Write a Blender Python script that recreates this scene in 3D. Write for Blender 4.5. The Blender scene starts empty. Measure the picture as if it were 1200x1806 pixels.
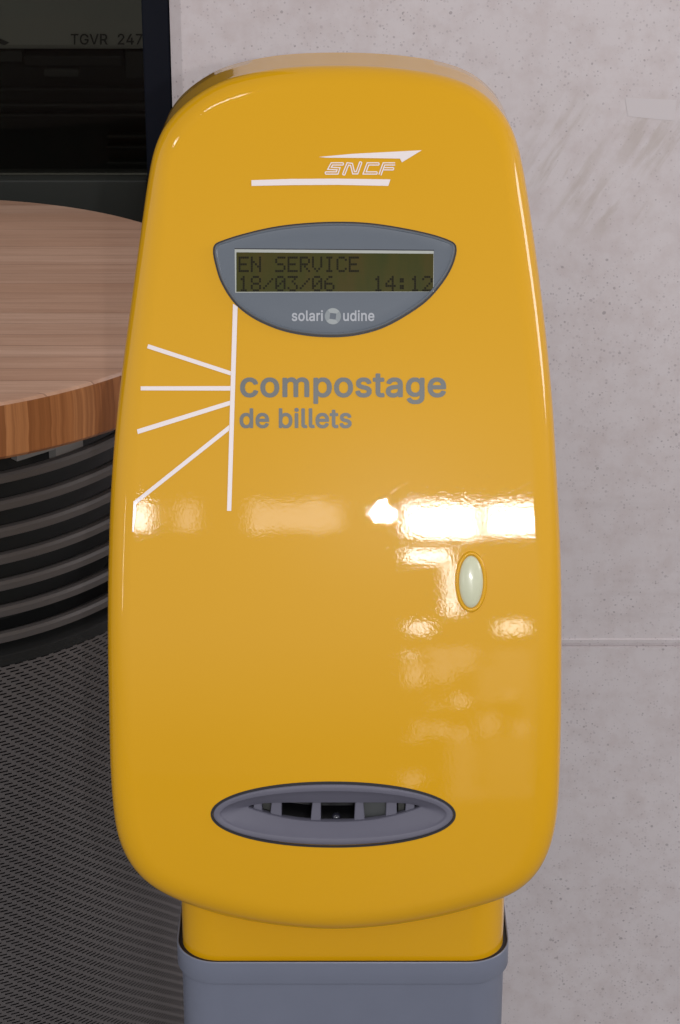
import bpy, bmesh, math, random
from mathutils import Vector, Matrix
random.seed(4)
S = bpy.context.scene
COL = S.collection
R = math.radians

# ------------------------------------------------------------ camera, world, lamps, exposure
CAM_H, PITCH, VFOV = 1.70, 23.9, 25.0
cd = bpy.data.cameras.new('camera'); cam = bpy.data.objects.new('camera', cd); COL.objects.link(cam)
cam.location = (0, 0, CAM_H); cam.rotation_euler = (R(90 - PITCH), 0, 0)
cd.sensor_fit = 'VERTICAL'; cd.angle_y = R(VFOV) if hasattr(cd, 'angle_y') else R(VFOV)
cd.clip_start = .05; cd.clip_end = 100
S.camera = cam

W = bpy.data.worlds.new('World'); S.world = W; W.use_nodes = True
bg = W.node_tree.nodes['Background']; bg.inputs[0].default_value = (.98, .96, 1.0, 1); bg.inputs[1].default_value = 1.0
# the hall around: bright towards its glazed sides, dimmer towards roof and floor
_t = W.node_tree; _tc = _t.nodes.new('ShaderNodeTexCoord'); _sp = _t.nodes.new('ShaderNodeSeparateXYZ'); _mr = _t.nodes.new('ShaderNodeMapRange'); _cr = _t.nodes.new('ShaderNodeValToRGB')
_mr.inputs['From Min'].default_value = -1; _t.links.new(_tc.outputs['Generated'], _sp.inputs[0]); _t.links.new(_sp.outputs['Z'], _mr.inputs['Value']); _t.links.new(_mr.outputs[0], _cr.inputs[0])
_e = _cr.color_ramp.elements; _e[0].position = .30; _e[1].position = .50
for _p in (.60, .72, .88): _e.new(_p)
for _q, _v in zip(_e, (.26, .36, .80, .80, .38)): _q.color = (_v * .98, _v * .965, _v, 1)
_t.links.new(_cr.outputs[0], bg.inputs[0])
S.view_settings.view_transform = 'Standard'; S.view_settings.look = 'None'
S.view_settings.exposure = 0; S.view_settings.gamma = 1; S.view_settings.use_curve_mapping = False

def lamp(name, kind, loc, energy, color=(1, 1, 1), **kw):
    l = bpy.data.lights.new(name, kind); l.energy = energy; l.color = color
    for k, v in kw.items(): setattr(l, k, v)
    o = bpy.data.objects.new(name, l); COL.objects.link(o); o.location = loc
    return o
# the camera's own flash, beside the lens of a camera held upright
lamp('camera_flash', 'SPOT', (.105, -.01, 1.715), 19, (1, .97, 1), shadow_soft_size=.009, spot_size=R(70), spot_blend=.6).rotation_euler = (R(90 - PITCH), 0, 0)
b = lamp('wall_fill_lamp', 'AREA', (2.45, 1.38, 2.0), 14, (1, .95, .95), shape='RECTANGLE', size=.55, size_y=.8)  # fill lamp added out of view on the right to brighten the concrete wall
b.rotation_euler = (Vector((.1, 2.25, 1.0)) - b.location).to_track_quat('-Z', 'Y').to_euler()

for nm, loc, e, sx_, sy_ in (('hall_window', (-2.6, -1.2, 2.0), 3.0, .12, .8), ('hall_lamp', (-1.3, .1, 3.6), 2.5, .35, .12), ('hall_lamp', (-.6, .3, 3.6), 2.5, .5, .10)):
    q_ = lamp(nm, 'AREA', loc, e, (1, .95, .9), shape='RECTANGLE', size=sx_, size_y=sy_)
    q_.rotation_euler = (Vector((0, 1.5, 1.1)) - q_.location).to_track_quat('-Z', 'Y').to_euler()

# ------------------------------------------------------------ geometry of the view, used to measure places from the photograph
FPX = 903 / math.tan(R(VFOV / 2)); cp, sp = math.cos(R(PITCH)), math.sin(R(PITCH))
O = Vector((0, 0, CAM_H))
def ray(px, py):
    dx = (px - 600) / FPX; dz = -(py - 903) / FPX
    return Vector((dx, cp + dz * sp, -sp + dz * cp))
def at_Y(px, py, Y):
    d = ray(px, py); return O + d * (Y / d.y)

# the curved front of the machine's head: leans back, more so towards the top
Z0, Y0, CX = 1.0667, 1.42, -0.006
def lean(z):
    s = z - Z0
    t = 24.0 + (30 * s if s > 0 else 62 * s)
    return R(max(t, 3))
ZA, ZB, NZ = .60, 1.50, 900
_tab = [0] * (NZ + 1)
_i0 = int(round((Z0 - ZA) / (ZB - ZA) * NZ))
_dz = (ZB - ZA) / NZ
for i in range(_i0 + 1, NZ + 1): _tab[i] = _tab[i - 1] + math.tan(lean(ZA + (i - .5) * _dz)) * _dz
for i in range(_i0 - 1, -1, -1): _tab[i] = _tab[i + 1] - math.tan(lean(ZA + (i + .5) * _dz)) * _dz
CURV = .225
def F(x, z):
    u = (z - ZA) / _dz; i = max(0, min(NZ - 1, int(u))); k = u - i
    return Y0 + _tab[i] * (1 - k) + _tab[i + 1] * k + CURV * (x - CX) ** 2
def nrm(x, z):
    e = .0015
    return Vector(((F(x + e, z) - F(x - e, z)) / (2 * e), -1, (F(x, z + e) - F(x, z - e)) / (2 * e))).normalized()
def on_head(px, py, off=0.0, back=0.0):
    d = ray(px, py); t = 1.5
    for _ in range(14):
        p = O + d * t; g = p.y - (F(p.x, p.z) + back)
        e = 1e-4; q = O + d * (t + e); g2 = q.y - (F(q.x, q.z) + back)
        t -= g * e / (g2 - g)
    p = O + d * t
    return p + nrm(p.x, p.z) * off if off else p

# ------------------------------------------------------------ materials
def mat(name, color=(.5, .5, .5), rough=.5, metal=0, spec=.5, coat=0, coat_rough=.03, emit=None):
    m = bpy.data.materials.new(name); m.use_nodes = True
    b = m.node_tree.nodes['Principled BSDF']
    b.inputs['Base Color'].default_value = (*color, 1); b.inputs['Roughness'].default_value = rough
    b.inputs['Metallic'].default_value = metal; b.inputs['Specular IOR Level'].default_value = spec
    b.inputs['Coat Weight'].default_value = coat; b.inputs['Coat Roughness'].default_value = coat_rough
    if emit: b.inputs['Emission Color'].default_value = (*emit, 1); b.inputs['Emission Strength'].default_value = 1
    return m
class N:
    """small node helper"""
    def __init__(s, m): s.m = m; s.t = m.node_tree; s.b = s.t.nodes.get('Principled BSDF')
    def n(s, typ, **kw):
        x = s.t.nodes.new(typ)
        for k, v in kw.items():
            if k.startswith('i_'):
                key = k[2:]; key = int(key) if key.isdigit() else key.replace('_', ' ')
                if hasattr(v, 'is_linked') or isinstance(v, bpy.types.NodeSocket): s.t.links.new(v, x.inputs[key])
                else: x.inputs[key].default_value = v
            else: setattr(x, k, v)
        return x
    def l(s, a, b): s.t.links.new(a, b)
    def math(s, op, a, b=0.0, c=None, clamp=False):
        x = s.n('ShaderNodeMath', operation=op); x.use_clamp = clamp
        for i, v in enumerate((a, b) if c is None else (a, b, c)):
            if isinstance(v, (int, float)): x.inputs[i].default_value = v
            else: s.l(v, x.inputs[i])
        return x.outputs[0]
    def ramp(s, fac, stops):
        x = s.n('ShaderNodeValToRGB'); e = x.color_ramp.elements
        while len(e) < len(stops): e.new(.5)
        for i, (p, c) in enumerate(stops):
            e[i].position = p; e[i].color = (*c, 1) if len(c) == 3 else c
        s.l(fac, x.inputs[0]); return x.outputs[0]
    def mix(s, fac, a, b, mode='MIX'):
        x = s.n('ShaderNodeMix', data_type='RGBA', blend_type=mode)
        for i, v in ((0, fac), (6, a), (7, b)):
            if isinstance(v, (int, float)): x.inputs[i].default_value = v
            elif isinstance(v, tuple): x.inputs[i].default_value = (*v, 1)
            else: s.l(v, x.inputs[i])
        return x.outputs[2]
    def noise(s, vec, scale, detail=3, rough=.55, out='Fac'):
        x = s.n('ShaderNodeTexNoise'); x.inputs['Scale'].default_value = scale; x.inputs['Detail'].default_value = detail
        x.inputs['Roughness'].default_value = rough
        if vec is not None: s.l(vec, x.inputs['Vector'])
        return x.outputs[out]
    def obj(s): return s.n('ShaderNodeTexCoord').outputs['Object']
    def scaled(s, vec, sc, loc=(0, 0, 0), rot=(0, 0, 0)):
        x = s.n('ShaderNodeMapping'); x.inputs['Scale'].default_value = sc; x.inputs['Location'].default_value = loc
        x.inputs['Rotation'].default_value = rot
        s.l(vec, x.inputs['Vector']); return x.outputs[0]
    def bump(s, h, strength, dist, to='Normal'):
        x = s.n('ShaderNodeBump'); x.inputs['Strength'].default_value = strength; x.inputs['Distance'].default_value = dist
        s.l(h, x.inputs['Height']); s.l(x.outputs[0], s.b.inputs[to]); return x.outputs[0]

def yellow_paint():
    m = mat('yellow_gloss_paint', (.76, .37, .012), .3, spec=.055, coat=.85, coat_rough=.018)
    k = N(m); v = k.obj()
    big = k.noise(v, 9, 3)
    c = k.mix(k.math('MULTIPLY', big, .35), (.745, .386, .004), (.70, .355, .004))
    # faint rubbed marks
    sc = k.noise(k.scaled(v, (40, 40, 240), rot=(0, .5, 0)), 6, 2)
    k.l(c, k.b.inputs['Base Color'])
    h1 = k.noise(v, 520, 2.5, .55)
    h2 = k.noise(v, 110, 1, .5)
    h = k.math('ADD', k.math('MULTIPLY', h1, 1.5), k.math('MULTIPLY', h2, .6))
    scr = k.ramp(k.noise(k.scaled(k.scaled(v, (1, 1, 1), rot=(0, .45, 0)), (60, 20, 900)), 1.0, 1), [(.70, (0,) * 3), (.74, (1,) * 3)])
    h = k.math('ADD', h, k.math('MULTIPLY', scr, .15))
    k.bump(h, 1.0, .000012, 'Coat Normal')
    rub = k.ramp(k.noise(v, 22, 5, .7), [(.45, (.001,) * 3), (.75, (.012,) * 3)])
    k.l(rub, k.b.inputs['Coat Roughness'])
    return m
def grey_plastic(name, c, rough, bump=.00006):
    m = mat(name, c, rough, spec=.4); k = N(m); v = k.obj()
    k.l(k.mix(k.noise(v, 30, 4), tuple(x * .93 for x in c), tuple(x * 1.07 for x in c)), k.b.inputs['Base Color'])
    k.bump(k.noise(v, 900, 2), .6, bump)
    return m
def concrete():
    m = mat('fine_grey_concrete', (.5, .45, .46), .75, spec=.3); k = N(m); v = k.obj()
    base = k.mix(k.ramp(k.noise(v, 3.2, 6, .6), [(.3, (0,) * 3), (.7, (1,) * 3)]), (.66, .612, .622), (.72, .672, .682))
    mott = k.noise(v, 42, 5, .65)
    base = k.mix(k.math('MULTIPLY', k.ramp(mott, [(.42, (0,) * 3), (.66, (1,) * 3)]), .38), base, (.54, .46, .45))
    # aggregate grains and pores, denser in some areas
    dens = k.ramp(k.noise(v, 5.5, 3), [(.35, (0,) * 3), (.65, (1,) * 3)])
    def dots(scale, size, lo):
        vo = k.n('ShaderNodeTexVoronoi'); vo.inputs['Scale'].default_value = scale; k.l(k.mix(.004, v, k.noise(v, 60, 1, out='Color')), vo.inputs['Vector'])
        sep = k.n('ShaderNodeSeparateColor'); k.l(vo.outputs['Color'], sep.inputs[0])
        rad = k.math('MULTIPLY', k.math('SUBTRACT', sep.outputs[0], k.math('SUBTRACT', lo, k.math('MULTIPLY', dens, .25))), size)
        return k.math('MULTIPLY', k.math('GREATER_THAN', rad, vo.outputs['Distance']), sep.outputs[1])
    d1 = dots(310, .62, .47); d2 = dots(110, .5, .80)
    base = k.mix(k.math('MULTIPLY', d1, .62), base, (.30, .26, .28))
    base = k.mix(k.math('MULTIPLY', d2, .6), base, (.22, .19, .2))
    d3 = dots(130, .7, .85)
    base = k.mix(k.math('MULTIPLY', d3, .5), base, (.62, .58, .6))
    # dirty diagonal smears beside the machine's top, and horizontal scuffs lower down
    sx = k.n('ShaderNodeSeparateXYZ'); k.l(v, sx.inputs[0])
    def blob(cx, cz, rx, rz):
        dx = k.math('DIVIDE', k.math('SUBTRACT', sx.outputs[0], cx), rx); dz = k.math('DIVIDE', k.math('SUBTRACT', sx.outputs[2], cz), rz)
        return k.math('SUBTRACT', 1, k.math('ADD', k.math('MULTIPLY', dx, dx), k.math('MULTIPLY', dz, dz)), clamp=True)
    st = k.noise(k.scaled(k.scaled(v, (1, 1, 1), rot=(0, R(-32), 0)), (75, 1, 13)), 1.0, 4, .6)
    s1 = k.math('MULTIPLY', k.math('MAXIMUM', blob(.225, 1.08, .05, .09), k.math('MAXIMUM', blob(.315, 1.11, .055, .05), blob(.27, 1.04, .05, .04))), k.ramp(st, [(.47, (0,) * 3), (.60, (1,) * 3)]))
    base = k.mix(k.math('MULTIPLY', s1, .55, clamp=True), base, (.50, .44, .40))
    st2 = k.noise(k.scaled(v, (9, 1, 70)), 1.0, 5, .6)
    s2 = k.math('MULTIPLY', k.math('MAXIMUM', blob(.33, .60, .13, .05), blob(.30, .70, .14, .035)), k.ramp(st2, [(.5, (0,) * 3), (.64, (1,) * 3)]))
    base = k.mix(k.math('MULTIPLY', s2, .12, clamp=True), base, (.36, .30, .29))
    k.l(base, k.b.inputs['Base Color'])
    hh = k.math('SUBTRACT', k.math('MULTIPLY', k.noise(v, 120, 4), .5), k.math('ADD', d1, d2))
    k.bump(hh, .3, .0005)
    return m
def wood():
    m = mat('glued_beech', (.4, .2, .1), .36, spec=.35, coat=.25, coat_rough=.25); k = N(m); v = k.obj()
    wob = k.noise(k.scaled(v, (1.5, 9, 9)), 1, 2)
    sx = k.n('ShaderNodeSeparateXYZ'); k.l(v, sx.inputs[0])
    y = k.math('ADD', k.math('MULTIPLY', sx.outputs[1], 38), k.math('MULTIPLY', wob, .10))
    lane = k.math('FLOOR', y)
    wn = k.n('ShaderNodeTexWhiteNoise', noise_dimensions='1D'); k.l(lane, wn.inputs['W'])
    x2 = k.math('FLOOR', k.math('ADD', k.math('MULTIPLY', sx.outputs[0], 2.4), k.math('MULTIPLY', wn.outputs['Value'], 9)))
    cmb = k.n('ShaderNodeCombineXYZ'); k.l(lane, cmb.inputs[0]); k.l(x2, cmb.inputs[1])
    wn2 = k.n('ShaderNodeTexWhiteNoise', noise_dimensions='2D'); k.l(cmb.outputs[0], wn2.inputs['Vector'])
    shade = wn2.outputs['Value']
    grain = k.noise(k.scaled(v, (5, 110, 45)), 1.0, 6, .65)
    fine = k.noise(k.scaled(v, (30, 700, 500)), 1.0, 3, .6)
    c = k.mix(shade, (.60, .36, .245), (.74, .49, .36))
    c = k.mix(k.math('MULTIPLY', k.ramp(grain, [(.38, (0,) * 3), (.62, (1,) * 3)]), .4), c, (.40, .21, .13))
    c = k.mix(k.math('MULTIPLY', fine, .25), c, (.22, .10, .06))
    fr = k.math('FRACT', y)
    line = k.math('LESS_THAN', fr, .035)
    c = k.mix(k.math('MULTIPLY', line, .45), c, (.12, .05, .03))
    k.l(c, k.b.inputs['Base Color'])
    k.bump(grain, .15, .0004)
    return m
def edge_wood():
    m = mat('beech_edge_grain', (.4, .15, .05), .42, spec=.35, coat=.2, coat_rough=.3); k = N(m); v = k.obj()
    sx = k.n('ShaderNodeSeparateXYZ'); k.l(v, sx.inputs[0])
    ang = k.math('ARCTAN2', sx.outputs[1], sx.outputs[0])
    wob = k.noise(k.scaled(v, (5, 5, 16)), 1, 2)
    a2 = k.math('ADD', k.math('MULTIPLY', ang, 15), k.math('MULTIPLY', wob, .9))
    lane = k.math('FLOOR', a2)
    wn = k.n('ShaderNodeTexWhiteNoise', noise_dimensions='1D'); k.l(lane, wn.inputs['W'])
    c = k.ramp(wn.outputs['Value'], [(0, (.32, .125, .045)), (.3, (.40, .165, .062)), (.7, (.46, .20, .078)), (1, (.52, .24, .10))])
    cmb = k.n('ShaderNodeCombineXYZ'); k.l(k.math('MULTIPLY', a2, 7), cmb.inputs[0]); k.l(k.math('MULTIPLY', sx.outputs[2], 6), cmb.inputs[1])
    g = k.noise(cmb.outputs[0], 1.0, 5, .6)
    c = k.mix(k.math('MULTIPLY', k.ramp(g, [(.40, (0,) * 3), (.65, (1,) * 3)]), .5), c, (.17, .055, .02))
    k.l(c, k.b.inputs['Base Color'])
    return m
def perforated():
    m = mat('perforated_grey_steel', (.06, .056, .056), .45, metal=.1, spec=.4); k = N(m); v = k.obj()
    sx = k.n('ShaderNodeSeparateXYZ'); k.l(v, sx.inputs[0])
    ang = k.math('ARCTAN2', sx.outputs[1], sx.outputs[0])
    row = k.math('MULTIPLY', sx.outputs[2], 1 / .0031)
    rf = k.math('FLOOR', row)
    u = k.math('ADD', k.math('MULTIPLY', ang, 21), k.math('MULTIPLY', k.math('MODULO', rf, 3), .36))
    uf = k.math('ABSOLUTE', k.math('SUBTRACT', k.math('FRACT', u), .5)); vf = k.math('ABSOLUTE', k.math('SUBTRACT', k.math('FRACT', row), .5))
    hole = k.math('MULTIPLY', k.math('LESS_THAN', uf, .32), k.math('LESS_THAN', vf, .20))
    k.l(k.mix(k.noise(v, 12, 4), (.095, .088, .087), (.115, .105, .104)), k.b.inputs['Base Color'])
    out = k.t.nodes['Material Output']; tr = k.n('ShaderNodeBsdfTransparent'); mx = k.n('ShaderNodeMixShader')
    k.l(hole, mx.inputs[0]); k.l(k.b.outputs[0], mx.inputs[1]); k.l(tr.outputs[0], mx.inputs[2]); k.l(mx.outputs[0], out.inputs['Surface'])
    return m
def glass():
    m = bpy.data.materials.new('tinted_glass'); m.use_nodes = True; t = m.node_tree; t.nodes.clear()
    out = t.nodes.new('ShaderNodeOutputMaterial'); mx = t.nodes.new('ShaderNodeMixShader'); tr = t.nodes.new('ShaderNodeBsdfTransparent'); gl = t.nodes.new('ShaderNodeBsdfGlossy'); fr = t.nodes.new('ShaderNodeFresnel')
    tr.inputs[0].default_value = (.50, .50, .47, 1); gl.inputs['Roughness'].default_value = .02; gl.inputs[0].default_value = (.8, .8, .8, 1); fr.inputs[0].default_value = 1.18
    t.links.new(fr.outputs[0], mx.inputs[0]); t.links.new(tr.outputs[0], mx.inputs[1]); t.links.new(gl.outputs[0], mx.inputs[2]); t.links.new(mx.outputs[0], out.inputs[0])
    return m
def lcd():
    m = mat('olive_lcd', (.05, .05, .008), .3, spec=.2); k = N(m); v = k.obj()
    g = k.noise(k.scaled(v, (45, 1, 14)), 1, 3)
    c = k.ramp(g, [(.3, (.034, .042, .004)), (.5, (.050, .046, .004)), (.7, (.066, .044, .006))])
    k.l(c, k.b.inputs['Base Color']); return m
M = dict(
    yellow=yellow_paint(), bezel=grey_plastic('grey_display_plastic', (.125, .146, .172), .3, .00002),
    slotgrey=grey_plastic('matt_violet_grey_plastic', (.135, .133, .172), .55), postgrey=grey_plastic('blue_grey_painted_post', (.185, .205, .27), .38, .00003),
    gap=mat('dark_rubber_gasket', (.012, .012, .016), .5), black=mat('black_interior', (.004, .004, .005), .35),
    white=mat('off_white_vinyl', (.88, .80, .78), .4, coat=.6, coat_rough=.05), lettergrey=mat('grey_vinyl', (.125, .132, .122), .4, coat=.6, coat_rough=.05),
    silver=mat('pale_grey_print', (.42, .44, .47), .4), silver2=mat('mid_grey_print', (.25, .28, .29), .4), silver3=mat('soft_grey_print', (.33, .36, .36), .4),
    lcd=lcd(), lcdtext=mat('dark_lcd_dots', (.013, .011, .004), .5, spec=.1), lcdframe=mat('pale_lcd_frame', (.42, .44, .40), .4),
    button=mat('pale_green_translucent_plastic', (.66, .68, .48), .28, spec=.5, coat=.5, coat_rough=.1), lens=mat('glass_lens', (.02, .02, .03), .04, spec=1.0),
    concrete=concrete(), wood=wood(), edge=edge_wood(), perf=perforated(), glass=glass(),
    slat=grey_plastic('dark_bronze_metal', (.078, .071, .069), .40), liner=mat('black_liner', (.012, .013, .013), .5, spec=.3), bracket=grey_plastic('galvanised_bracket', (.22, .21, .2), .4),
    frame=mat('blue_black_frame', (.003, .005, .011), .45, spec=.15), sill=mat('dark_grey_sill', (.022, .024, .021), .55, spec=.2),
    trainwhite=mat('grey_train_paint', (.46, .46, .41), .5), traindark=mat('black_train_underframe', (.014, .014, .012), .6), trainmid=mat('dark_grey_train_box', (.05, .052, .045), .6), trainletter=mat('dark_train_lettering', (.075, .075, .07), .5),
    floor=mat('dark_platform_floor', (.30, .29, .28), .45), ballast=mat('track_bed_stone', (.06, .055, .05), .8))

# ------------------------------------------------------------ objects
def empty(name, label, cat, loc):
    o = bpy.data.objects.new(name, None); COL.objects.link(o); o.location = loc; o.empty_display_size = .1
    if label: o['label'] = label; o['category'] = cat
    return o
def world_loc(p):
    v = Vector((0, 0, 0))
    while p is not None: v += p.location; p = p.parent
    return v
def link(name, me, m, parent=None, smooth=None, loc=None):
    """me has world coordinates; store them relative to the parent"""
    off = world_loc(parent); own = Vector(loc) - off if loc is not None else Vector((0, 0, 0))
    me.transform(Matrix.Translation(-(off + own)))
    for mm in (m if isinstance(m, (list, tuple)) else [m]): me.materials.append(mm)
    o = bpy.data.objects.new(name, me); COL.objects.link(o); o.parent = parent; o.location = own
    if smooth is not None: shade(me, smooth)
    return o
def shade(me, ang):
    bm = bmesh.new(); bm.from_mesh(me)
    for f in bm.faces: f.smooth = True
    for e in bm.edges:
        e.smooth = not (len(e.link_faces) == 2 and e.calc_face_angle(0) > R(ang))
    bm.to_mesh(me); bm.free()
def mesh(name, V, Fc):
    me = bpy.data.meshes.new(name); me.from_pydata([tuple(v) for v in V], [], Fc); me.update(); return me
def fix_normals(me):
    bm = bmesh.new(); bm.from_mesh(me); bmesh.ops.recalc_face_normals(bm, faces=bm.faces); bm.to_mesh(me); bm.free()
def catmull(P, n):
    L = len(P); out = []
    for i in range(L):
        p0, p1, p2, p3 = (Vector(P[(i + k) % L]) for k in (-1, 0, 1, 2))
        for j in range(8):
            t = j / 8
            out.append(.5 * ((2 * p1) + (p2 - p0) * t + (2 * p0 - 5 * p1 + 4 * p2 - p3) * t * t + (3 * p1 - p0 - 3 * p2 + p3) * t ** 3))
    # resample evenly
    D = [0]
    for i in range(len(out)): D.append(D[-1] + (out[(i + 1) % len(out)] - out[i]).length)
    T = D[-1]; res = []; k = 0
    for i in range(n):
        s = T * i / n
        while D[k + 1] < s: k += 1
        u = (s - D[k]) / max(1e-9, D[k + 1] - D[k]); res.append(out[k % len(out)].lerp(out[(k + 1) % len(out)], u))
    return res
def smooth_loop(P, it):
    for _ in range(it): P = [(P[i - 1] + P[i] * 2 + P[(i + 1) % len(P)]) / 4 for i in range(len(P))]
    return P
def loft(rings, cap0=False, cap1=False):
    n = len(rings[0]); V = [v for r in rings for v in r]; Fc = []
    for k in range(len(rings) - 1):
        for i in range(n): j = (i + 1) % n; Fc.append((k * n + i, k * n + j, (k + 1) * n + j, (k + 1) * n + i))
    if cap0: Fc.append(tuple(range(n - 1, -1, -1)))
    if cap1: b = (len(rings) - 1) * n; Fc.append(tuple(b + i for i in range(n)))
    return V, Fc
def rbox_ring(cx, y0, y1, w, r, z, n=10):
    """rounded rectangle in plan"""
    pts = []
    for (sx, sy, a0) in ((1, -1, -90), (1, 1, 0), (-1, 1, 90), (-1, -1, 180)):
        ccx = cx + sx * (w / 2 - r); ccy = (y0 + r) if sy < 0 else (y1 - r)
        for i in range(n + 1): a = R(a0 + 90 * i / n); pts.append(Vector((ccx + r * math.cos(a), ccy + r * math.sin(a), z)))
    return pts
def box(x0, x1, y0, y1, z0, z1):
    V = [(x, y, z) for z in (z0, z1) for y in (y0, y1) for x in (x0, x1)]
    return mesh('box', V, [(0, 2, 3, 1), (4, 5, 7, 6), (0, 1, 5, 4), (2, 6, 7, 3), (0, 4, 6, 2), (1, 3, 7, 5)])
def bevel(me, w, seg=2):
    bm = bmesh.new(); bm.from_mesh(me); bmesh.ops.bevel(bm, geom=bm.edges[:], offset=w, segments=seg, affect='EDGES', profile=.5); bm.to_mesh(me); bm.free(); return me

# --- flat artwork that follows the curved front: 2D photo-measured polygons laid on the surface
def lay(bm, off, step=11, surf=None):
    xs = [v.co.x for v in bm.verts]; ys = [v.co.y for v in bm.verts]
    for ax, lo, hi in ((0, min(xs), max(xs)), (1, min(ys), max(ys))):
        c = (math.floor(lo / step) + 1) * step
        while c < hi:
            no = Vector((1, 0, 0)) if ax == 0 else Vector((0, 1, 0))
            bmesh.ops.bisect_plane(bm, geom=bm.verts[:] + bm.edges[:] + bm.faces[:], plane_co=no * c, plane_no=no, dist=1e-5); c += step
    bmesh.ops.dissolve_degenerate(bm, dist=.02, edges=bm.edges[:])
    bmesh.ops.triangulate(bm, faces=bm.faces[:])
    on_shell = surf is None
    surf = surf or (lambda x, y: on_head(x, y, off))
    for v in bm.verts: v.co = surf(v.co.x, v.co.y)
    bmesh.ops.recalc_face_normals(bm, faces=bm.faces)
    me = bpy.data.meshes.new('art')
    bm.normal_update()
    for f in bm.faces:
        if f.normal.y > 0: f.normal_flip()
    for f in bm.faces: f.smooth = True
    bm.to_mesh(me); bm.free()
    if on_shell: me.normals_split_custom_set_from_vertices([tuple(nrm(v.co.x, v.co.z)) for v in me.vertices])
    return me
def polys(L):
    bm = bmesh.new()
    for P in L: bm.faces.new([bm.verts.new((p[0], p[1], 0)) for p in P])
    return bm
def stroke(P, w, closed=False):
    """mitred polyline of width w as quads"""
    P = [Vector(p) for p in P]; n = len(P); A, B = [], []
    for i in range(n):
        a = P[i] - P[i - 1] if (i or closed) else P[1] - P[0]; b = P[(i + 1) % n] - P[i] if (i < n - 1 or closed) else P[-1] - P[-2]
        a = a.normalized(); b = b.normalized(); na = Vector((-a.y, a.x)); nb = Vector((-b.y, b.x)); m_ = (na + nb)
        m_ = m_.normalized() if m_.length > .2 else na
        k = w / 2 / max(.35, m_.dot(na)); A.append(P[i] + m_ * k); B.append(P[i] - m_ * k)
    return A, B
def stroke_quads(P, w):
    A, B = stroke(P, w); return [(A[i], A[i + 1], B[i + 1], B[i]) for i in range(len(P) - 1)]
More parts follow.
